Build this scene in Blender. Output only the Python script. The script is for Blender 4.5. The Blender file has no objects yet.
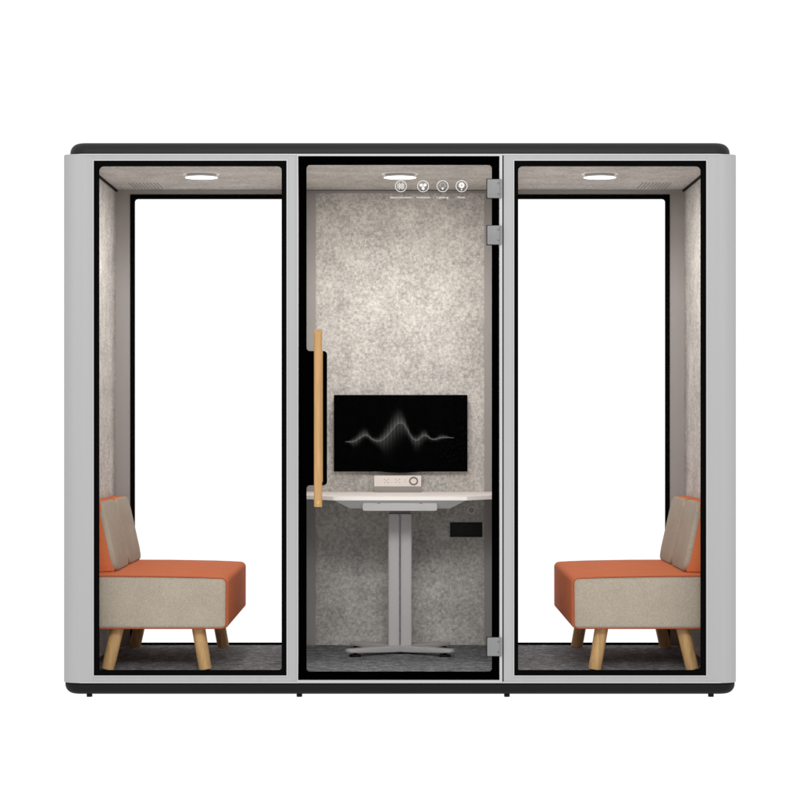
import bpy, bmesh, math, random
from mathutils import Vector, Matrix
from mathutils.geometry import tessellate_polygon
random.seed(7)
PI = math.pi
S = .004            # metres per photo pixel on the front plane
L = 8.8             # camera distance to the front plane
EYE = 1.092
scene = bpy.context.scene
COL = scene.collection

def X(px, y=0.0): return (px - 400.1) * S * (L + y) / L
def Z(py, y=0.0): return EYE + (424 - py) * S * (L + y) / L
BACK = 1.2
DEPTH = 1.25

# ------------------------------------------------------------------ materials
def mat(name, col=(.5, .5, .5), rough=.5, spec=.5, metal=0.0, emit=None, estr=0.0):
    m = bpy.data.materials.new(name); m.use_nodes = True
    b = m.node_tree.nodes['Principled BSDF']
    b.inputs['Base Color'].default_value = (*col, 1)
    b.inputs['Roughness'].default_value = rough
    b.inputs['Specular IOR Level'].default_value = spec
    b.inputs['Metallic'].default_value = metal
    if emit:
        b.inputs['Emission Color'].default_value = (*emit, 1)
        b.inputs['Emission Strength'].default_value = estr
    return m

class G:
    """tiny node-graph helper"""
    def __init__(s, m): s.m = m; s.n = m.node_tree.nodes; s.l = m.node_tree.links; s.b = s.n['Principled BSDF']
    def coord(s, scale=(1, 1, 1), rot=(0, 0, 0), out='Object'):
        t = s.n.new('ShaderNodeTexCoord'); mp = s.n.new('ShaderNodeMapping')
        mp.inputs['Scale'].default_value = scale; mp.inputs['Rotation'].default_value = rot
        s.l.new(t.outputs[out], mp.inputs['Vector']); return mp.outputs[0]
    def noise(s, v, scale, detail=3, rough=.55, dist=0):
        t = s.n.new('ShaderNodeTexNoise'); t.inputs['Scale'].default_value = scale
        t.inputs['Detail'].default_value = detail; t.inputs['Roughness'].default_value = rough
        t.inputs['Distortion'].default_value = dist
        s.l.new(v, t.inputs['Vector']); return t.outputs['Fac']
    def ramp(s, f, stops):
        r = s.n.new('ShaderNodeValToRGB'); e = r.color_ramp.elements
        while len(e) < len(stops): e.new(.5)
        for k, (p, c) in enumerate(stops):
            e[k].position = p; e[k].color = (*c, 1) if len(c) == 3 else c
        s.l.new(f, r.inputs[0]); return r.outputs[0]
    def math(s, op, a, b=None, c=None):
        t = s.n.new('ShaderNodeMath'); t.operation = op
        for i, q in enumerate((a, b, c)):
            if q is None: continue
            if isinstance(q, (int, float)): t.inputs[i].default_value = q
            else: s.l.new(q, t.inputs[i])
        return t.outputs[0]
    def mix(s, f, a, b, mode='MIX'):
        t = s.n.new('ShaderNodeMix'); t.data_type = 'RGBA'; t.blend_type = mode
        for i, q in ((0, f), (6, a), (7, b)):
            if isinstance(q, (int, float)): t.inputs[i].default_value = q
            elif isinstance(q, tuple): t.inputs[i].default_value = (*q, 1)
            else: s.l.new(q, t.inputs[i])
        return t.outputs[2]
    def bump(s, h, strength, dist):
        t = s.n.new('ShaderNodeBump'); t.inputs['Strength'].default_value = strength
        t.inputs['Distance'].default_value = dist
        s.l.new(h, t.inputs['Height']); s.l.new(t.outputs[0], s.b.inputs['Normal'])
    def color(s, c): s.l.new(c, s.b.inputs['Base Color'])

def felt_mat(name, dark, light, k=1.0):
    m = mat(name, light, .95, .1); g = G(m)
    v = g.coord()
    blot = g.noise(v, 78 * k, 6, .70, .15)
    big = g.noise(v, 7, 2)
    f1 = g.noise(g.coord((60, 60, 420), (0, .7, 0)), 1.0, 3)
    f2 = g.noise(g.coord((420, 60, 60), (0, .5, .3)), 1.0, 3)
    f = g.math('ADD', g.math('MULTIPLY', blot, .55), g.math('MULTIPLY', g.math('ADD', f1, f2), .20))
    f = g.math('ADD', f, g.math('MULTIPLY', g.math('SUBTRACT', big, .5), .22))
    mid = tuple((a + b) / 2 for a, b in zip(dark, light))
    g.color(g.ramp(f, [(.375, dark), (.475, mid), (.578, light)]))
    g.bump(g.math('ADD', blot, f1), .35, .002)
    return m
FELT = felt_mat('pale_mottled_felt', (.33, .315, .298), (.71, .672, .63))
FELT2 = felt_mat('ceiling_felt', (.37, .355, .338), (.66, .63, .595))

def fabric_mat(name, c, var=.22, sc=1.0):
    m = mat(name, c, .9, .15); g = G(m)
    v = g.coord()
    n = g.noise(v, 190 * sc, 4, .7); n2 = g.noise(v, 9, 2)
    w1 = g.n.new('ShaderNodeTexWave'); w1.inputs['Scale'].default_value = 90 * sc
    w1.inputs['Distortion'].default_value = 5; w1.inputs['Detail'].default_value = 2
    w1.inputs['Detail Scale'].default_value = 3; w1.bands_direction = 'DIAGONAL'
    g.l.new(v, w1.inputs['Vector'])
    h = g.math('ADD', g.math('MULTIPLY', w1.outputs['Fac'], .35), g.math('MULTIPLY', n, .9))
    f = g.math('ADD', g.math('MULTIPLY', h, .85), g.math('MULTIPLY', n2, .2))
    lo = tuple(q * (1 - var) for q in c); hi = tuple(min(1, q * (1 + var)) for q in c)
    g.color(g.ramp(f, [(.40, lo), (.95, hi)]))
    g.bump(h, .5, .0012)
    return m
BEIGE = fabric_mat('beige_woven_fabric', (.368, .318, .252), .28)
ORANGE = fabric_mat('orange_woven_fabric', (.59, .162, .064), .18, 1.3)

def wood_mat(name, c, dk=.72):
    m = mat(name, c, .5, .3); g = G(m)
    v = g.coord((70, 70, 3.5)); n = g.noise(v, 1.0, 4, .6, .8)
    fine = g.noise(g.coord((300, 300, 12)), 1.0, 2)
    f = g.math('ADD', g.math('MULTIPLY', n, .75), g.math('MULTIPLY', fine, .25))
    g.color(g.ramp(f, [(.32, tuple(q * dk for q in c)), (.62, tuple(min(1, q * 1.12) for q in c))]))
    g.bump(fine, .12, .0006)
    return m
WOOD = wood_mat('oak_legs', (.52, .32, .135))
WOODH = wood_mat('light_beech_handle', (.46, .265, .105), .80)

SEAM = mat('brown_seam', (.10, .075, .055), .9, .05)
PIPING = mat('rust_piping_cord', (.34, .085, .04), .8, .1)
BODY = mat('grey_powder_coat', (.50, .50, .505), .5, .3)
g = G(BODY); nz = g.noise(g.coord((30, 30, .4)), 1.0, 2); nf = g.noise(g.coord(), 900, 2)
g.color(g.ramp(nz, [(.3, (.348, .348, .350)), (.7, (.368, .368, .370))])); g.bump(nf, .06, .0004)  # faint vertical bands paint reflections of the curved panels into the grey
TRIM_HILITE = mat('door_trim_and_edge_highlight', (.44, .44, .44), .4, .3)
CAP = mat('charcoal_plastic', (.014, .014, .015), .5, .18)
g = G(CAP); g.bump(g.noise(g.coord(), 700, 2), .1, .0005)
BASEM = mat('black_base_plastic', (.008, .008, .008), .6, .12)
BLACK = mat('black_glass_print', (.0004, .0004, .0004), .6, .0)
BFRAME = mat('black_frame', (.0028, .0028, .0028), .8, .0)
RUBBER = mat('black_rubber', (.006, .006, .006), .7, .1)
LINER = mat('warm_grey_liner', (.335, .316, .303), .65, .25)
g = G(LINER); g.bump(g.noise(g.coord(), 500, 2), .06, .0005)
STEEL = mat('brushed_hinge_steel', (.40, .40, .40), .45, .3)
g = G(STEEL); nz = g.noise(g.coord((6, 6, 400)), 1.0, 2); g.color(g.ramp(nz, [(.3, (.19, .19, .19)), (.7, (.215, .215, .215))]))
DESKM = mat('white_laminate', (.86, .81, .775), .5, .3)
METAL = mat('light_grey_painted_steel', (.46, .445, .44), .45, .4)
g = G(METAL); g.bump(g.noise(g.coord(), 800, 2), .05, .0004)
PALE_BOUNCE = mat('pale_bounce_partition', (.72, .70, .68), .7, .2)  # hidden partitions made pale to bounce lamp light onto the bench fronts
DARKM = mat('dark_grey_steel', (.14, .135, .13), .5, .3)
POWER = mat('cream_plastic', (.62, .56, .52), .5, .3)
POWER_SHADE = mat('shaded_cream_plastic', (.30, .285, .27), .5, .3)  # shade of the undercut lower front, painted as a darker plastic
DIAL = mat('dial_grey', (.13, .12, .115), .5, .3)
SCREEN = mat('monitor_glass', (.001, .001, .001), .5, .0)
WHITEP = mat('white_print', (.66, .655, .65), .6, .1)
GREYP = mat('translucent_grey_print', (.36, .35, .34), .6, .2)
LAMP = mat('lit_lamp_lens', (.9, .9, .9), .5, .3, emit=(1, .97, .93), estr=1.3)
LAMP_W, LAMP_SPREAD = 5.8, 179
RIM_GLOW = mat('lamp_rim_glow', (.9, .9, .9), .5, .3, emit=(1, .97, .93), estr=.1)  # lamp rim given a faint glow of its own in place of received light
RIM = mat('white_lamp_rim', (.85, .84, .82), .4, .4)
PORTM = mat('black_socket_plastic', (.010, .010, .010), .5, .15)

CARPET = mat('charcoal_loop_carpet', (.1, .1, .1), .95, .1)
g = G(CARPET)
a = g.noise(g.coord((150, 70, 60)), 1.0, 5, .75, .3); b_ = g.noise(g.coord((26, 30, 14)), 1.0, 3, .6, .3)
f = g.math('ADD', g.math('MULTIPLY', a, .6), g.math('MULTIPLY', b_, .4))
g.color(g.ramp(f, [(.34, (.05, .051, .055)), (.50, (.175, .179, .188)), (.68, (.50, .50, .51))]))
g.bump(a, .8, .004)

def glass_mat():
    m = bpy.data.materials.new('clear_glass'); m.use_nodes = True
    n = m.node_tree.nodes; l = m.node_tree.links; n.clear()
    o = n.new('ShaderNodeOutputMaterial'); mx = n.new('ShaderNodeMixShader')
    t = n.new('ShaderNodeBsdfTransparent'); gl = n.new('ShaderNodeBsdfGlossy'); f = n.new('ShaderNodeFresnel')
    f.inputs['IOR'].default_value = 1.04; gl.inputs['Roughness'].default_value = .0
    l.new(f.outputs[0], mx.inputs[0]); l.new(t.outputs[0], mx.inputs[1]); l.new(gl.outputs[0], mx.inputs[2])
    l.new(mx.outputs[0], o.inputs[0]); return m
GLASS = glass_mat()

# ------------------------------------------------------------------ object helpers
ORG = {}
def empty(name, loc, label, cat, group=None):
    o = bpy.data.objects.new(name, None); COL.objects.link(o); o.location = loc
    o['label'] = label; o['category'] = cat
    if group: o['group'] = group
    ORG[o.name] = Vector(loc); return o
def org(p):
    if p is None: return Vector((0, 0, 0))
    return ORG[p.name]
def obj(name, bm, mats, parent=None, smooth=35):
    if not isinstance(mats, (list, tuple)): mats = [mats]
    bmesh.ops.recalc_face_normals(bm, faces=bm.faces[:])
    me = bpy.data.meshes.new(name)
    o_ = org(parent)
    bmesh.ops.translate(bm, verts=bm.verts[:], vec=-o_)
    for f in bm.faces: f.smooth = smooth > 0
    bm.to_mesh(me); bm.free()
    for m in mats: me.materials.append(m)
    if smooth > 0: me.set_sharp_from_angle(angle=math.radians(smooth))
    o = bpy.data.objects.new(name, me); COL.objects.link(o); o.parent = parent
    ORG[o.name] = o_
    return o

def rpoly(pts, r, seg=6):
    """closed polygon with rounded corners; r number or list"""
    n = len(pts); out = []
    for i in range(n):
        p = Vector(pts[i]); a = Vector(pts[i - 1]); b = Vector(pts[(i + 1) % n])
        rr = r[i] if isinstance(r, (list, tuple)) else r
        if rr <= 1e-6: out.append((p.x, p.y)); continue
        u = (a - p).normalized(); v = (b - p).normalized()
        ang = u.angle(v); d = rr / math.tan(ang / 2)
        d = min(d, (a - p).length * .5, (b - p).length * .5); rr = d * math.tan(ang / 2)
        c = p + (u + v).normalized() * (rr / math.sin(ang / 2))
        s0 = (p + u * d) - c; s1 = (p + v * d) - c
        t0 = math.atan2(s0.y, s0.x); t1 = math.atan2(s1.y, s1.x)
        dt = (t1 - t0 + PI) % (2 * PI) - PI
        for k in range(seg + 1):
            t = t0 + dt * k / seg
            out.append((c.x + rr * math.cos(t), c.y + rr * math.sin(t)))
    return out
def rect(x0, x1, z0, z1): return [(x0, z0), (x1, z0), (x1, z1), (x0, z1)]

AX = {'z': lambda a, b, c: (a, b, c), 'y': lambda a, b, c: (a, c, b), 'x': lambda a, b, c: (c, a, b)}
def prism(bm, outer, holes, c0, c1, axis='y', mi=0):
    fn = AX[axis]
    loops = [outer] + holes
    tris = tessellate_polygon([[Vector((p[0], p[1], 0)) for p in lp] for lp in loops])
    va = [bm.verts.new(fn(p[0], p[1], c0)) for lp in loops for p in lp]
    vb = [bm.verts.new(fn(p[0], p[1], c1)) for lp in loops for p in lp]
    if not holes:
        fs = [bm.faces.new(va), bm.faces.new(vb)]
    else:
        fs = []
        for t in tris:
            fs.append(bm.faces.new([va[i] for i in t])); fs.append(bm.faces.new([vb[i] for i in t]))
    k = 0
    for lp in loops:
        n = len(lp)
        for i in range(n):
            j = (i + 1) % n
            fs.append(bm.faces.new((va[k + i], va[k + j], vb[k + j], vb[k + i])))
        k += n
    for f in fs: f.material_index = mi
    return bm
def rslab(bm, a0, a1, b0, b1, c0, c1, R=.0, rt=.0, rb=.0, axis='z', seg=6, mi=0, crown=0):
    """rounded-rectangle slab extruded along axis with rounded top (c1) / bottom (c0) edges"""
    fn = AX[axis]; R = max(R, 1e-4)
    prof = []
    if rb > 0:
        for k in range(seg + 1):
            t = PI / 2 * k / seg; prof.append((rb * (1 - math.sin(t)), c0 + rb * (1 - math.cos(t))))
    else: prof.append((0, c0))
    if rt > 0:
        for k in range(seg + 1):
            t = PI / 2 * k / seg; prof.append((rt * (1 - math.cos(t)), c1 - rt + rt * math.sin(t)))
    else: prof.append((0, c1))
    rings = []
    for ins, c in prof:
        rr = max(R - ins, .0003)
        lp = rpoly(rect(a0 + ins, a1 - ins, b0 + ins, b1 - ins), rr, seg)
        rings.append([bm.verts.new(fn(p[0], p[1], c)) for p in lp])
    fs = [bm.faces.new(rings[0])]
    for r0, r1 in zip(rings, rings[1:]):
        n = len(r0)
        for i in range(n):
            fs.append(bm.faces.new((r0[i], r0[(i + 1) % n], r1[(i + 1) % n], r1[i])))
    if crown:
        top = rings[-1]; prev = top
        ca, cb = (a0 + a1) / 2, (b0 + b1) / 2; base = prof[-1]
        lp = rpoly(rect(a0 + base[0], a1 - base[0], b0 + base[0], b1 - base[0]), max(R - base[0], .0003), seg)
        for q, h in ((.86, .55), (.65, .85), (.35, .97), (.05, 1.0)):
            ring = [bm.verts.new(fn(ca + (p[0] - ca) * q, cb + (p[1] - cb) * q, c1 + crown * h)) for p in lp]
            n = len(ring)
            for i in range(n):
                fs.append(bm.faces.new((prev[i], prev[(i + 1) % n], ring[(i + 1) % n], ring[i])))
            prev = ring
        fs.append(bm.faces.new(prev))
    else: fs.append(bm.faces.new(rings[-1]))
    for f in fs: f.material_index = mi
    return bm
def cyl(bm, p0, p1, r0, r1=None, n=24, mi=0, bev=0.0):
    r1 = r0 if r1 is None else r1
    p0 = Vector(p0); p1 = Vector(p1); d = (p1 - p0); ln = d.length; d.normalize()
    u = d.orthogonal().normalized(); v = d.cross(u)
    st = [(0, r0 - bev), (bev, r0), (ln - bev, r1), (ln, r1 - bev)] if bev > 0 else [(0, r0), (ln, r1)]
    rings = []
    for h, r in st:
        rings.append([bm.verts.new(p0 + d * h + (u * math.cos(2 * PI * k / n) + v * math.sin(2 * PI * k / n)) * r) for k in range(n)])
    fs = [bm.faces.new(rings[0]), bm.faces.new(rings[-1])]
    for a_, b2 in zip(rings, rings[1:]):
        for i in range(n): fs.append(bm.faces.new((a_[i], a_[(i + 1) % n], b2[(i + 1) % n], b2[i])))
    for f in fs: f.material_index = mi
    return bm
def circ(cx, cz, r, n=40, ry=None): 
    ry = r if ry is None else ry
    return [(cx + r * math.cos(2 * PI * k / n), cz + ry * math.sin(2 * PI * k / n)) for k in range(n)]
def NB(): return bmesh.new()
def box(x0, x1, y0, y1, z0, z1, R=0): return rslab(NB(), x0, x1, y0, y1, z0, z1, R)

# ------------------------------------------------------------------ OFFICE POD
pod = empty('office_pod', (0, DEPTH / 2, -.004), 'light grey three-bay glazed office pod with black cap and glass door standing on white', 'office pod')
ZB, ZT = Z(683), Z(154)
WX = 1.3525
FLOOR, CEIL = .088, 2.1556
WI = 1.292          # inner face of outer walls
PX0, PX1 = .426, .440   # partition faces
HX0 = X(93.6); HX1 = X(287)

# outer side panels: C profile, big rounded corners
for s in (-1, 1):
    R = .09
    pts = [(1.2265, 0), (WX, 0), (WX, DEPTH), (1.2265, DEPTH), (1.2265, DEPTH - .024), (1.308, DEPTH - .024), (1.308, .03), (1.2265, .03)]
    lp = rpoly([(s * p[0], p[1]) for p in pts], [0, R, R, 0, 0, .03, .03, 0], 10)
    obj('side_panel', prism(NB(), lp, [], ZB, ZT, 'z'), BODY, pod)
# front frame with three openings
wz0, wz1 = Z(675.8), Z(160.4)
holes = [rpoly(rect(X(93.6), X(287), wz0, wz1), .002, 2), rpoly(rect(X(297.2), X(503.8), Z(682.0), Z(154.9)), .002, 2),
         rpoly(rect(X(514), X(706.6), wz0, wz1), .002, 2)]
obj('front_frame', prism(NB(), rect(-1.2262, 1.2262, ZB, ZT), holes, .0, .03), BODY, pod)
# back frame with two openings
by = BACK
bz0, bz1 = Z(646, by), Z(194.4, by)
lw = (-1.2270, -.470); rw = (.470, 1.2270)
bh = [rect(lw[0] + .001, lw[1], bz0, bz1), rect(rw[0], rw[1] - .001, bz0, bz1)]
obj('back_frame', prism(NB(), rect(-1.2262, 1.2262, ZB, ZT), [rect(-1.2255, -.4703, bz0 - .001, bz1), rect(.4703, 1.2255, bz0 - .001, bz1)], 1.226, DEPTH), BODY, pod)
# inner warm-grey lining of the back wall, with window openings
obj('back_wall_lining', prism(NB(), rect(-WI - .01, WI + .01, ZB + .001, ZT - .006), bh, by, 1.2255), LINER, pod)
# light strips paint the bevel highlight on window and body edges; plus door trim
def ring_rect(x0, x1, z0, z1, w, y0, y1, bm=None):
    bm = bm or NB()
    return prism(bm, rect(x0, x1, z0, z1), [rect(x0 + w, x1 - w, z0 + w, z1 - w)], y0, y1)
tw = .0045
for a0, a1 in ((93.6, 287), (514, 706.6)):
    obj('window_edge_highlight', ring_rect(X(a0) - .0035, X(a1) + .0035, wz0 - .0035, wz1 + .0035, tw, -.003, .004), TRIM_HILITE, pod)
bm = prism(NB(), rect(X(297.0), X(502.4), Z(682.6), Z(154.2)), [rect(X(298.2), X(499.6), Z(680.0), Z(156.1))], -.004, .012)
obj('door_trim', bm, TRIM_HILITE, pod)
obj('door_seal', box(X(502.45), X(503.7), .010, .029, ZB + .004, ZT - .006), RUBBER, pod)
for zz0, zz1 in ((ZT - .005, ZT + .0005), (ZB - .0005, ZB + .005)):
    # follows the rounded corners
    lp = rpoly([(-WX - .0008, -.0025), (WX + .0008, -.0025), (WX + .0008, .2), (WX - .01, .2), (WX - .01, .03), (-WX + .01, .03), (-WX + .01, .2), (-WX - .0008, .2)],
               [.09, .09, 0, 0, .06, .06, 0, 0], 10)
    obj('body_edge_highlight', prism(NB(), lp, [], zz0, zz1, 'z'), TRIM_HILITE, pod)

# roof cap and base
obj('roof_shadow_line', rslab(NB(), -1.3285, 1.3285, .012, DEPTH - .012, ZT - .004, ZT + .005, .07), RUBBER, pod)  # black slab drawn as the shadow line under the cap
obj('roof', rslab(NB(), -1.3300, 1.3300, .010, DEPTH - .010, ZT + .005, Z(143.1) + .0060, .07, .0385, 0, seg=10), CAP, pod)
obj('base_shadow_line', rslab(NB(), -1.3480, 1.3480, .006, DEPTH - .006, ZB - .006, ZB + .003, .07), RUBBER, pod)  # black slab drawn as the shadow line above the base
obj('base', rslab(NB(), -1.3490, 1.3490, .003, DEPTH - .003, Z(693.9) - .0045, ZB - .006, .07, 0, .037, seg=10), BASEM, pod)
for px in (89.6, 299.5, 507, 711):
    for yy in (.045, DEPTH - .045):
        bm = cyl(NB(), (X(px, yy), yy, -.004), (X(px, yy), yy, .024), .0115, n=20)
        obj('levelling_foot', bm, RUBBER, pod)

# interior shell
obj('carpet', box(-WI - .002, WI + .002, .0305, BACK - .0005, ZB - .001, FLOOR), CARPET, pod)
obj('ceiling_panel', box(-WI - .005, WI + .005, .0305, BACK - .0005, CEIL, CEIL + .012), FELT2, pod)
for s in (-1, 1):
    obj('side_wall', box(min(s * WI, s * 1.3075), max(s * WI, s * 1.3075), .0307, BACK - .0008, FLOOR, CEIL - .0005), FELT, pod)
    obj('shadow_gap', box(min(s * (WI - .009), s * (WI + .003)), max(s * (WI - .009), s * (WI + .003)), .0309, BACK - .001, CEIL - .008, CEIL + .001), RUBBER, pod)
    obj('partition_wall', box(min(s * PX0, s * PX1), max(s * PX0, s * PX1), .0307, BACK - .0008, FLOOR - .001, CEIL + .001), PALE_BOUNCE, pod)
    obj('back_window', prism(NB(), rpoly(rect(min(s * .471, s * 1.2258), max(s * .471, s * 1.2258), bz0 + .0004, bz1 - .0008), .002, 2),
        [rpoly(rect(min(s * .490, s * 1.2072), max(s * .490, s * 1.2072), Z(643, by), Z(198.7, by)), .014, 6)], by - .004, 1.224), BFRAME, pod)
    pane = obj('pane', box(min(s * .480, s * 1.218), max(s * .480, s * 1.218), 1.208, 1.214, Z(644.5, by), Z(197, by)), GLASS, [c for c in pod.children][-1] if False else pod)
    pane.parent = [c for c in bpy.data.objects if c.name.startswith('back_window')][-1]
for s in (-1, 1):
    obj('pilaster', box(min(s * .383, s * .4255), max(s * .383, s * .4255), BACK - .010, BACK + .002, FLOOR, CEIL - .0145), LINER, pod)
obj('back_wall', box(-.3835, .3835, BACK - .004, BACK + .002, FLOOR, Z(193.2, by)), FELT, pod)
obj('cornice', box(-PX0 + .0005, PX0 - .0005, BACK - .012, BACK + .002, Z(193.0, by), CEIL - .002), LINER, pod)
obj('cornice', box(-PX0 + .0005, PX0 - .0005, BACK - .014, BACK + .002, CEIL - .0055, CEIL + .001), DARKM, pod)  # dark strip put in as the shadow gap below the ceiling

# front side windows
for (a0, a1, b0, b1) in ((93.6, 287, 98.6, 281.7), (514, 706.6, 518.3, 701.4)):
    w = obj('front_window', prism(NB(), rect(X(a0) + .0012, X(a1) - .0012, wz0 + .0012, wz1 - .0012),
            [rpoly(rect(X(b0), X(b1), Z(670.7), Z(165.7)), [.006, .014, .018, .018][:4], 6)], .002, .026), BFRAME, pod)
    obj('pane', box(X(b0) - .006, X(b1) + .006, .008, .014, Z(672), Z(164)), GLASS, w)

# air vents in the ceiling
for s, x0 in ((-1, 128.8), (1, 671.4)):
    bm = NB()
    for k in range(9):
        xx = s * (1.195 - k * .0155)
        box_y0, box_y1 = .90, 1.13
        rslab(bm, xx - .0022, xx + .0022, box_y0, box_y1, CEIL - .0015, CEIL + .003, .002)
    obj('air_vent', bm, mat('vent_slot_grey', (.25, .24, .23), .6, .2), pod)

# ceiling lights
LY = .56
for lx in (-.845, 0.0, .850):
    bm = prism(NB(), circ(lx, LY, .0765, 64), [circ(lx, LY, .0735, 64)], CEIL - .002, CEIL + .001, 'z')
    cl = obj('ceiling_light', bm, RIM_GLOW, pod)
    obj('lamp_lens', cyl(NB(), (lx, LY, CEIL - .0160), (lx, LY, CEIL - .0145), .069, n=64), LAMP, cl)
    obj('stem', cyl(NB(), (lx, LY, CEIL - .015), (lx, LY, CEIL + .001), .062, n=64), LINER, cl)
    ld = bpy.data.lights.new('downlight', 'AREA'); ld.shape = 'DISK'; ld.size = .085
    ld.energy = LAMP_W; ld.color = (1, .955, .91); ld.spread = math.radians(LAMP_SPREAD)
    lo = bpy.data.objects.new('downlight', ld); COL.objects.link(lo); lo.location = Vector((lx, LY, CEIL - .0168)) - org(cl); lo.parent = cl

# door: black printed glass border with handle notch, pane, hinges, handle, icons
dz0, dz1 = Z(679.6), Z(156.4)
inner = [(X(306.6), Z(671.7)), (X(492.0), Z(671.7)), (X(492.0), Z(164.8)), (X(306.6), Z(164.8)),
         (X(306.6), Z(351)), (X(327.1), Z(351)), (X(327.1), Z(485.3)), (X(306.6), Z(485.3))]
inner = rpoly(inner, [.012, .012, .014, .014, .014, .014, .014, .014], 6)
door = obj('door', prism(NB(), rect(X(298.6), X(499.3), dz0, dz1), [inner], -.002, .008), BLACK, pod)
obj('pane', box(X(300), X(498), .0, .006, Z(678), Z(158)), GLASS, door)
for y0_, y1_ in ((179.5, 198.2), (225.8, 244.7), (637.3, 655.8)):
    bm = rslab(NB(), X(487.2), X(499.9), Z(y1_), Z(y0_), -.012, .0, .003, 0, .0015, axis='y', seg=3)
    for zz in (y0_ + 4.0, y1_ - 4.0):
        prism(bm, rect(X(497.6), X(499.2), Z(zz + .9), Z(zz - .9)), [], -.0135, -.011, 'y', 1)
    # knuckle on the trim side
    cyl(bm, (X(500.6), -.010, Z(y1_)), (X(500.6), -.010, Z(y0_)), .0045, n=16, mi=0)
    # dark rubber gasket behind the plate
    rslab(bm, X(486.4), X(499.0), Z(y1_ + .7), Z(y0_ - .7), -.004, -.001, .003, axis='y', seg=3, mi=2)
    obj('hinge', bm, [STEEL, DARKM, RUBBER], door)
# handle: round wooden bar, top end cut on the slant, with wooden stand-offs
bm = NB()
hx = (X(314.0, -.05) + X(322.4, -.05)) / 2; hr = .0163; hy = -.055
zt, zb = Z(329.6, hy), Z(506.8, hy)
n = 32; top = []; bot = []
for k in range(n):
    t = 2 * PI * k / n; cx_, cy_ = math.cos(t), math.sin(t)
    ex = hr * cx_; ey = hr * cy_
    cut = .024 * (1 - (1 + cy_) / 1.0) if cy_ < 0 else 0
    top.append(bm.verts.new((hx + ex, hy + ey, zt - cut)))
    bot.append(bm.verts.new((hx + ex, hy + ey, zb)))
tc = bm.verts.new((hx, hy - hr * .15, zt - .004)); bm.faces.new(bot)
for k in range(n):
    j = (k + 1) % n
    bm.faces.new((top[k], top[j], tc)); bm.faces.new((top[k], top[j], bot[j], bot[k]))
for zz in (Z(372), Z(466)):
    cyl(bm, (hx, hy + .01, zz), (hx, .001, zz), .011, n=20)
rslab(bm, hx + .006, hx + .0187, hy + .004, hy + .012, Z(482, hy), Z(351, hy), .002, seg=3)
cyl(bm, (hx, hy - hr - .0012, Z(502.3, hy)), (hx, hy - hr + .003, Z(502.3, hy)), .0075, n=24, mi=1)
obj('handle', bm, [WOODH, WOOD], door, 28)

# printed icons
def text_bm(txt, cx, z_c, width, y):
    cu = bpy.data.curves.new('lettering', 'FONT'); cu.body = txt; cu.size = 1; cu.align_x = 'CENTER'
    o = bpy.data.objects.new('lettering', cu); COL.objects.link(o)
    dg = bpy.context.evaluated_depsgraph_get(); me = bpy.data.meshes.new_from_object(o.evaluated_get(dg))
    bm = NB(); bm.from_mesh(me); bpy.data.objects.remove(o); bpy.data.meshes.remove(me)
    xs = [v.co.x for v in bm.verts]; sx = width / (max(xs) - min(xs)); mid = (max(xs) + min(xs)) / 2
    for v in bm.verts:
        a_, b2 = (v.co.x - mid) * sx, v.co.y * 3.1 * S
        v.co = Vector((cx + a_, y, z_c + b2 - .0042))
    r = bmesh.ops.extrude_face_region(bm, geom=bm.faces[:])
    for e in r['geom']:
        if isinstance(e, bmesh.types.BMVert): e.co.y += .0008
    return bm
YI = -.0016
def disc(bm, cx, cz, r, mi=0, y0=YI, y1=.0, ry=None, n=24): return prism(bm, circ(cx, cz, r, n, ry), [], y0, y1, 'y', mi)
icx = [(401.0, 'Sound Insulation', 22.0), (423.2, 'Ventilation', 13.8), (442.7, 'Lighting', 11.0), (461.7, 'Power', 7.6)]
for k, (px, txt, wpx) in enumerate(icx):
    cx_, cz_ = X(px), Z(186.2)
    bm = prism(NB(), circ(cx_, cz_, 5.85 * S, 48), [circ(cx_, cz_, 5.22 * S, 48)], YI, .0)
    if k == 0:
        for q, h in ((-2.9, 2.6), (-1.5, 3.6), (1.5, 3.6), (2.9, 2.6)):
            prism(bm, rect(cx_ + (q - .32) * S, cx_ + (q + .32) * S, cz_ - h * S, cz_ + h * S), [], YI, .0)
        prism(bm, circ(cx_, cz_, 1.0 * S, 20, 2.4 * S), [circ(cx_, cz_, .45 * S, 20, 1.7 * S)], YI, 0)
    elif k == 1:
        for q in range(3):
            an = math.radians(30 + 120 * q)
            bx_, bz_ = cx_ + 2.2 * S * math.cos(an + .0), cz_ + 2.2 * S * math.sin(an)
            lp = []
            for t in range(24):
                tt = 2 * PI * t / 24; u, v = 1.9 * S * math.cos(tt), 1.45 * S * math.sin(tt)
                lp.append((bx_ + u * math.cos(an + .5) - v * math.sin(an + .5), bz_ + u * math.sin(an + .5) + v * math.cos(an + .5)))
            prism(bm, lp, [], YI, 0)
        disc(bm, cx_, cz_, .8 * S)
    elif k == 2:
        prism(bm, circ(cx_, cz_ + .8 * S, 2.7 * S, 32), [circ(cx_, cz_ + .8 * S, 2.25 * S, 32)], YI, 0, 'y', 1)
        prism(bm, rpoly(rect(cx_ - .85 * S, cx_ + .85 * S, cz_ - 3.7 * S, cz_ - 1.2 * S), .003, 4), [], YI - .0003, 0)
    else:
        prism(bm, circ(cx_, cz_ + .9 * S, 2.9 * S, 32), [circ(cx_, cz_ + .9 * S, .7 * S, 16)], YI, 0)
        prism(bm, rpoly(rect(cx_ - .8 * S, cx_ + .8 * S, cz_ - 4.2 * S, cz_ - 2.6 * S), .002, 4), [], YI, 0)
    obj('feature_icon', bm, [WHITEP, GREYP], door, 0)
    obj('lettering', text_bm(txt, cx_, Z(197.3), wpx * S, YI), WHITEP, door, 0)

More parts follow.
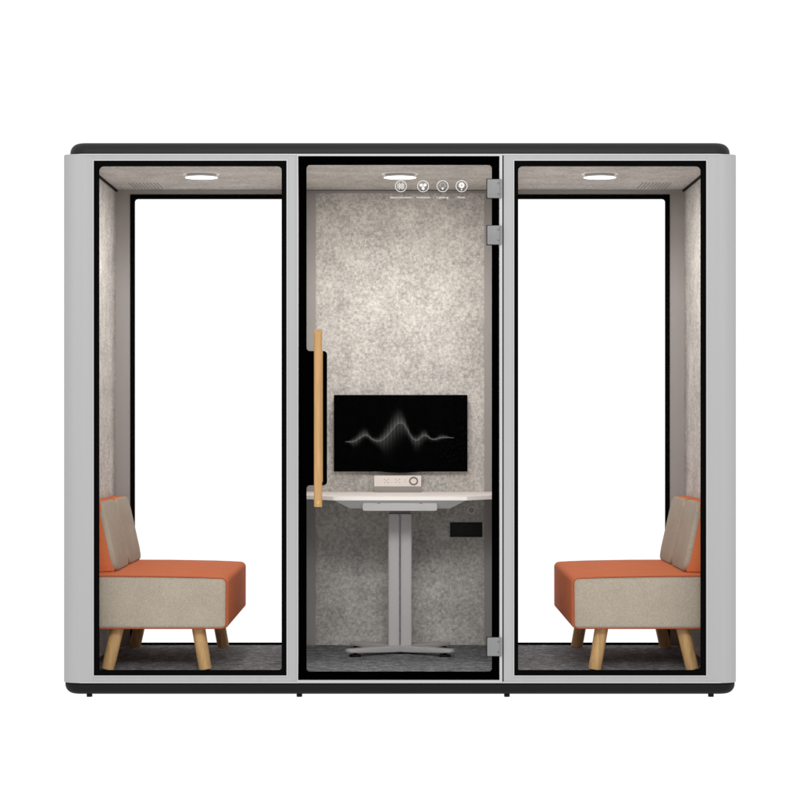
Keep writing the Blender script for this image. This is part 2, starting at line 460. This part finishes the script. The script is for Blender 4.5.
# ------------------------------------------------------------------ BENCHES
def bench_proto():
    bx, byc = -.99, .648
    root = empty('bench_seat', (bx, byc, FLOOR),
        'orange and beige bench with oak legs in the left bay, facing right', 'bench', 'benches facing each other in the pod')
    x0, x1 = -1.288, -.6985; y0, y1 = .118, 1.178; z0, z1 = .262, .478
    bm = rslab(NB(), x0, x1, y0, y1, z0, z1, .028, .020, .016, crown=.010, seg=7)
    for v in bm.verts:          # the seat slopes gently down to a slightly bowed front
        u = (v.co.x - x0) / (x1 - x0); t = (v.co.z - z0) / (z1 - z0)
        v.co.z -= t * .010 * u * u * u
        v.co.x += .005 * u * math.sin(PI * min(1, max(0, t)))
    bmesh.ops.recalc_face_normals(bm, faces=bm.faces[:])
    for f in bm.faces:
        c = f.calc_center_median(); nn = f.normal
        if abs(nn.y) > .55 and abs(nn.y) > abs(nn.x): f.material_index = 1
    obj('seat_cushion', bm, [ORANGE, BEIGE], root, 60)
    # piping along the end panels
    for yy in (y0 + .0065, y1 - .0065):
        lp = rpoly([(x0 + .01, z0 + .001), (x1 - .008, z0 + .001), (x1 - .006, z1 - .013), (x0 + .45, z1 - .0075), (x0 + .25, z1 - .004), (x0 + .01, z1 - .003)], [.01, .02, .022, .3, .3, .01], 8)
        bm = NB(); rr = .0028; m_ = 8; rings = []
        N = len(lp)
        for i in range(N):
            p = Vector(lp[i]); t = (Vector(lp[(i + 1) % N]) - Vector(lp[i - 1])).normalized(); nn = Vector((-t.y, t.x))
            rings.append([bm.verts.new((p.x + nn.x * rr * math.cos(2 * PI * q / m_), yy + rr * math.sin(2 * PI * q / m_), p.y + nn.y * rr * math.cos(2 * PI * q / m_))) for q in range(m_)])
        for i in range(N):
            for q in range(m_):
                bm.faces.new((rings[i][q], rings[i][(q + 1) % m_], rings[(i + 1) % N][(q + 1) % m_], rings[(i + 1) % N][q]))
        obj('piping', bm, PIPING, root, 60)
    # two backrests, wedge shaped, orange body with beige front pad
    zb0, zt1 = .482, .768
    for (ya, yb) in ((.235, .640), (.676, 1.082)):
        pts = [(-1.286, zb0), (-1.172, zb0), (-1.234, zt1 + .004), (-1.286, zt1 + .004)]
        lp = rpoly(pts, [.004, .012, .014, .006], 5)
        bmb = prism(NB(), lp, [], ya + .001, yb - .001)
        bmesh.ops.bevel(bmb, geom=[e for e in bmb.edges if abs(e.verts[0].co.y - e.verts[1].co.y) < 1e-6], offset=.006, segments=3, affect='EDGES')
        b = obj('backrest', bmb, ORANGE, root, 50)
        # pad: slab in the tilted plane
        d = Vector((-1.236 + 1.172, 0, zt1 - zb0)); ln = d.length; d.normalize()
        nrm = Vector((d.z, 0, -d.x))      # towards +x
        bm = rslab(NB(), ya, yb, 0.0, ln, 0, .021, .05, .014, .001, axis='z', seg=8, crown=.008)
        for v in bm.verts:
            a_, h, t = v.co
            v.co = Vector((-1.175, 0, zb0 + .001)) + Vector((0, a_, 0)) + d * h + nrm * (t - .003)
        obj('pad', bm, BEIGE, b, 60)
        if ya < .3:     # dark stitched seam between the two pads
            bm = NB()
            rslab(bm, .658, .675, .008, ln - .022, 0, .0145, .001, axis='z', seg=2)
            for v in bm.verts:
                a_, h, t = v.co
                v.co = Vector((-1.175, 0, zb0 + .001)) + Vector((0, a_, 0)) + d * h + nrm * (t - .003)
            obj('seam', bm, SEAM, b, 60)
    # splayed round oak legs
    for (yy, yt) in ((.190, .205), (1.108, 1.093)):
        for (xb, xt) in ((-1.1950, -1.155), (-.7950, -.826)):
            obj('leg', cyl(NB(), (xb, yy, FLOOR), (xt, yt, z0 + .004), .0262, .0275, n=28, bev=.002), WOOD, root)
    return root
bench = bench_proto()
def copy_tree(o, parent=None):
    c = o.copy(); COL.objects.link(c); c.parent = parent
    for ch in list(o.children): copy_tree(ch, c)
    return c
b2 = copy_tree(bench)
b2.location = (.99, .648, FLOOR); b2.rotation_euler = (0, 0, PI)
b2['label'] = 'orange and beige bench with oak legs in the right bay, facing left'

# ------------------------------------------------------------------ DESK
desk = empty('standing_desk', (0, .86, FLOOR), 'white-topped desk on a grey double column with crossed feet inside the middle bay', 'desk')
DZ = Z(496.6, .512)     # top surface
tx = PX0 - .001
plan = [(-tx, 1.194), (-tx, .690), (-.283, .512), (.283, .512), (tx, .690), (tx, 1.194)]
plan = rpoly(plan, [0, .004, .008, .008, .004, 0], 6)
bm = prism(NB(), plan, [], DZ - .016, DZ, 'z')
bmesh.ops.bevel(bm, geom=[e for e in bm.edges if abs(e.verts[0].co.z - e.verts[1].co.z) < 1e-5], offset=.002, segments=2, affect='EDGES')
obj('tabletop', bm, DESKM, desk)
# bevelled carrier under the front of the top
bm = NB()
t4 = [(-.278, .516), (.278, .516), (.278, 1.0), (-.278, 1.0)]; b4 = [(-.214, .562), (.214, .562), (.214, 1.0), (-.214, 1.0)]
va = [bm.verts.new((p[0], p[1], DZ - .0162)) for p in t4]; vb = [bm.verts.new((p[0], p[1], DZ - .052)) for p in b4]
bm.faces.new(va); bm.faces.new(vb)
for i in range(4): bm.faces.new((va[i], va[(i + 1) % 4], vb[(i + 1) % 4], vb[i]))
obj('underframe', bm, METAL, desk)
cz0, cz1 = Z(511, .535), Z(502.8, .535)
bm = rslab(NB(), X(362.6, .535), X(437.4, .535), cz0, cz1, .532, .60, .010, 0, .003, axis='y', seg=5)
for px in (378.8, 421):
    prism(bm, rect(X(px, .53) - .006, X(px, .53) + .006, cz1 - .003, cz1 + .003), [], .530, .534, 'y', 1)
obj('crossbeam', bm, [METAL, DARKM], desk)
obj('neck', box(-.046, .046, .84, .89, Z(514.2, .83), DZ - .050), DARKM, desk)
for s in (-1, 1):
    a0, a1 = sorted((s * .0018, s * .0520))
    obj('column', rslab(NB(), a0, a1, .83, .905, FLOOR + .024, Z(514.0, .83), .007, .003, 0, seg=4), METAL, desk)
# crossed feet
for (tx_, ty, zt0, zt1_) in ((-.2275, .665, .1075, .1235), (.2275, .665, .1075, .1235), (-.2160, 1.065, .1025, .1185), (.2160, 1.065, .1025, .1185)):
    bm = NB()
    c = Vector((0, .86, 0)); t = Vector((tx_, ty, 0)); d = (t - c).normalized(); nrm = Vector((-d.y, d.x, 0)); ln = (t - c).length
    rings = []
    for u in (0, .12, .35, .6, .8, .93, .985, 1.0):
        w = (.030 - .006 * u) * (1 if u < .95 else (.8 if u < .99 else .35))
        zl = .092 + (zt0 - .092) * u ** 1.1; zh = .124 + (zt1_ - .124) * u
        if u > .95: zh -= .002 * (u - .95) / .05; zl += .002 * (u - .95) / .05
        p = c + d * ln * u
        sec = rpoly(rect(-w, w, zl, zh), [.004, .004, .006, .006], 4)
        rings.append([bm.verts.new(p + nrm * q[0] + Vector((0, 0, q[1]))) for q in sec])
    bm.faces.new(rings[0]); bm.faces.new(rings[-1])
    for r0, r1 in zip(rings, rings[1:]):
        for i in range(len(r0)): bm.faces.new((r0[i], r0[(i + 1) % len(r0)], r1[(i + 1) % len(r0)], r1[i]))
    ft = obj('foot', bm, METAL, desk)
    gp = c + d * (ln - .045)
    bm = cyl(NB(), (gp.x, gp.y, FLOOR), (gp.x, gp.y, FLOOR + .010), .026, .024, n=28)
    cyl(bm, (gp.x, gp.y, FLOOR + .010), (gp.x, gp.y, zt0 + .002), .009, n=16)
    obj('glide', bm, RUBBER, ft)
obj('centre_shadow', cyl(NB(), (0, .835, FLOOR - .0), (0, .835, FLOOR + .008), .030, n=28), RUBBER, desk)  # black disc painted in as the shadow under the crossed feet

# ------------------------------------------------------------------ MONITOR
MY = 1.15
mon = empty('monitor', (0, 1.16, Z(433, MY)), 'black flat monitor on the felt back wall showing a pale waveform line', 'monitor')
mx0, mx1 = X(333.9, MY), X(467.6, MY); mz0, mz1 = Z(471.6, MY), Z(394.9, MY)
obj('casing', rslab(NB(), mx0, mx1, mz0, mz1, MY, MY + .030, .003, .010, .001, axis='y', seg=4), BFRAME, mon)
obj('mount', rslab(NB(), -.09, .09, Z(433, MY) - .08, Z(433, MY) + .08, MY + .029, BACK - .003, .006, axis='y'), BFRAME, mon)
# small dark arc under the screen
bm = NB(); pts = [(-.085, mz0 + .004)] + [(-.085 + .17 * k / 12, mz0 - .001 - .004 * math.sin(PI * k / 12)) for k in range(13)] + [(.085, mz0 + .004)]
prism(bm, pts, [], MY + .006, MY + .026, 'y'); obj('lower_arc', bm, BFRAME, mon)
# screen with waveform shader
m = SCREEN; g = G(m)
tc = g.n.new('ShaderNodeTexCoord'); sp = g.n.new('ShaderNodeSeparateXYZ'); g.l.new(tc.outputs['Generated'], sp.inputs[0])
u_, v_ = sp.outputs[0], sp.outputs[2]
def curve(pts):
    c = g.n.new('ShaderNodeFloatCurve'); cv = c.mapping.curves[0]
    c.mapping.clip_max_x = 1; c.mapping.clip_max_y = 1
    while len(cv.points) < len(pts): cv.points.new(.5, .5)
    for p, (a_, b_) in zip(cv.points, pts): p.location = (a_, b_); p.handle_type = 'AUTO'
    c.mapping.update(); g.l.new(u_, c.inputs['Value']); return c.outputs[0]
def U(x): return (x - 20) / 742
def V(y): return 1 - (y - 58) / 419
line = curve([(0, V(314)), (U(80), V(315)), (U(130), V(313)), (U(162), V(294)), (U(195), V(279)), (U(232), V(302)), (U(270), V(311)), (U(310), V(288)),
              (U(350), V(243)), (U(390), V(211)), (U(425), V(244)), (U(462), V(300)), (U(480), V(307)), (U(525), V(281)), (U(572), V(301)), (U(625), V(292)), (U(690), V(293)), (1, V(293))])
up = curve([(0, 0), (U(80), .0), (U(120), .03), (U(180), .060), (U(240), .025), (U(300), .085), (U(355), .125), (U(400), .095), (U(450), .04), (U(520), .05), (U(570), .012), (U(620), .03), (U(690), .0), (1, 0)])
dn = curve([(0, 0), (U(80), .0), (U(140), .055), (U(200), .03), (U(260), .05), (U(315), .15), (U(380), .16), (U(440), .06), (U(490), .09), (U(560), .02), (U(600), .025), (U(690), .0), (1, 0)])
d_ = g.math('SUBTRACT', v_, line); ab = g.math('ABSOLUTE', d_)
core = g.math('EXPONENT', g.math('MULTIPLY', g.math('MULTIPLY', ab, ab), -1.0 / (.0030 ** 2)))
isup = g.math('GREATER_THAN', d_, 0.0)
wid = g.math('ADD', g.math('MULTIPLY', isup, up), g.math('MULTIPLY', g.math('SUBTRACT', 1.0, isup), dn))
wid = g.math('MAXIMUM', wid, .004)
q = g.math('DIVIDE', ab, wid)
glow = g.math('EXPONENT', g.math('MULTIPLY', g.math('POWER', q, 1.5), -1.5))
st = g.math('SINE', g.math('MULTIPLY', u_, 2 * PI * 38))
st = g.math('ADD', .72, g.math('MULTIPLY', st, .22))
upw = g.math('ADD', .55, g.math('MULTIPLY', isup, .45))
glow = g.math('MULTIPLY', g.math('MULTIPLY', glow, st), g.math('MULTIPLY', upw, .105))
inx = g.math('MULTIPLY', g.math('GREATER_THAN', u_, U(80)), g.math('LESS_THAN', u_, U(690)))
amp = g.math('MULTIPLY', g.math('ADD', g.math('MULTIPLY', core, .12), glow), inx)
em = g.mix(1.0, (1, 1, 1), (1, .98, .95), 'MULTIPLY')
g.l.new(em, g.b.inputs['Emission Color']); g.l.new(amp, g.b.inputs['Emission Strength'])
bm = rslab(NB(), mx0 + .004, mx1 - .004, mz0 + .004, mz1 - .004, MY - .0008, MY + .002, .002, axis='y', seg=3)
obj('screen', bm, SCREEN, mon)

# ------------------------------------------------------------------ POWER BOX on the desk
PY = 1.075
pw = empty('power_box', ((X(374.4, PY) + X(421.2, PY)) / 2, PY + .03, DZ), 'cream socket box with a round dial standing on the desk below the monitor', 'socket box')
px0, px1 = X(374.4, PY), X(421.2, PY)
zA, zM, zTp = DZ + .0004, Z(486.2, PY), Z(475.6, PY + .02)
fx0 = (PY, zM); fx1 = (PY + .022, zTp)
prof = rpoly([(PY + .010, zA), (PY, zM), (PY + .022, zTp), (PY + .075, zTp), (PY + .075, zA)], [.001, .0015, .003, .003, .001], 3)
bm = prism(NB(), prof, [], px0, px1, 'x')
bmesh.ops.recalc_face_normals(bm, faces=bm.faces[:])
for f in bm.faces:
    c = f.calc_center_median()
    if f.normal.y < -.5 and c.z < zM - .003: f.material_index = 1
obj('housing', bm, [POWER, POWER_SHADE], pw, 30)
fd = Vector((0, fx1[0] - fx0[0], fx1[1] - fx0[1])); fl = fd.length; fd.normalize(); fn_ = Vector((0, -fd.z, fd.y))
def on_face(bm):    # (x, along face, out) -> world
    for v in bm.verts:
        a_, o_, h = v.co.x, v.co.y, v.co.z
        v.co = Vector((a_, fx0[0], fx0[1])) + fd * h + fn_ * (-o_)
    return bm
hm = fl * .48
bm = on_face(prism(NB(), circ(X(413.7, PY), hm, .0205, 40), [circ(X(413.7, PY), hm, .0140, 40)], -.002, .001))
obj('dial', bm, DIAL, pw)
for sx in (386.6, 397.7):
    bm = NB()
    for dx, dy in ((-2.1, 1.9), (2.1, 1.9), (0, .4), (-2.0, -1.6), (2.0, -1.6)):
        prism(bm, circ(X(sx, PY) + dx * S, hm + dy * S * 1.05, .0018, 12), [], -.0009, .0008)
    obj('socket', on_face(bm), DARKM, pw)
bm = NB()
for dy in (1.6, -1.2): prism(bm, circ(X(405.4, PY), hm + dy * S, .0017, 12), [], -.0009, .0008)
obj('switch', on_face(bm), DARKM, pw)

# ------------------------------------------------------------------ wall socket + push button
WY = BACK - .004
ws = empty('wall_socket', (X(466, WY), WY, Z(529.5, WY)), 'black rectangular socket plate on the felt wall below the desk', 'wall socket')
obj('plate', rslab(NB(), X(450.1, WY), X(482.3, WY), Z(537, WY), Z(522.3, WY), WY - .008, WY + .002, .002, 0, .0012, axis='y', seg=3), PORTM, ws)
for sx, sz in ((464.5, 528), (468, 526.6), (465.8, 531.5), (474, 527.8), (474.4, 531)):
    bm = prism(NB(), rpoly(rect(X(sx, WY) - .003, X(sx, WY) + .003, Z(sz, WY) - .0022, Z(sz, WY) + .0022), .001, 2), [], WY - .0088, WY - .007)
    obj('socket_hole', bm, RUBBER, ws)
pb = empty('push_button', (X(471.5, WY), WY, Z(510.2, WY)), 'small round grey push button on the felt wall just above the black socket plate', 'button')
cx_, cz_ = X(471.5, WY), Z(510.2, WY)
obj('bezel', prism(NB(), circ(cx_, cz_, 3.9 * S / .88, 36), [circ(cx_, cz_, 3.0 * S / .88, 36)], WY - .005, WY + .001), mat('button_bezel_grey', (.80, .75, .72), .5, .3), pb)
obj('button_face', cyl(NB(), (cx_, WY - .003, cz_), (cx_, WY + .001, cz_), 2.95 * S / .88, n=36), mat('button_grey', (.42, .40, .38), .6, .2), pb)
obj('button_mark', prism(NB(), circ(cx_, cz_, 1.7 * S / .88, 24), [circ(cx_, cz_, 1.05 * S / .88, 24)], WY - .0038, WY - .002), LINER, pb)

# ------------------------------------------------------------------ SETTING: added white ground, self-lit so no shadow shows
GLOW_GROUND = mat('self_lit_white_ground', (.0, .0, .0), 1, 0, emit=(1, 1, 1), estr=1.03)
bm = NB(); vs = [bm.verts.new(p) for p in ((-40, -40, -.004), (40, -40, -.004), (40, 40, -.004), (-40, 40, -.004))]; bm.faces.new(vs)
fl_ = obj('ground', bm, GLOW_GROUND, None, 0); fl_['kind'] = 'structure'

# ------------------------------------------------------------------ LIGHT
w = bpy.data.worlds.new('World'); scene.world = w; w.use_nodes = True
w.node_tree.nodes['Background'].inputs[0].default_value = (1, 1, 1, 1)
w.node_tree.nodes['Background'].inputs[1].default_value = 1.03
sb = bpy.data.lights.new('added_fill', 'AREA'); sb.shape = 'RECTANGLE'; sb.size = 3.0; sb.size_y = 1.4; sb.energy = 240  # unseen area light added to shade the rounded posts and lift the interior
so = bpy.data.objects.new('added_fill', sb); COL.objects.link(so); so.location = (0, -7.0, 3.95)
so.rotation_euler = (Vector((0, 0, 1.1)) - Vector(so.location)).to_track_quat('-Z', 'Y').to_euler()

# ------------------------------------------------------------------ CAMERA
cd = bpy.data.cameras.new('camera'); cam = bpy.data.objects.new('camera', cd); COL.objects.link(cam)
cam.location = (0, -L, EYE); cam.rotation_euler = (PI / 2, 0, 0)
cd.sensor_width = 36; cd.lens = 36 * L / 3.2; cd.shift_y = 24 / 800; cd.clip_end = 200
scene.camera = cam
scene.view_settings.view_transform = 'Standard'; scene.view_settings.look = 'None'
scene.view_settings.exposure = 0; scene.view_settings.gamma = 1
scene.cycles.max_bounces = 10; scene.cycles.transparent_max_bounces = 24; scene.cycles.diffuse_bounces = 5
scene.cycles.sample_clamp_indirect = 6
scene.cycles.use_denoising = True
scene.cycles.caustics_reflective = False; scene.cycles.caustics_refractive = False
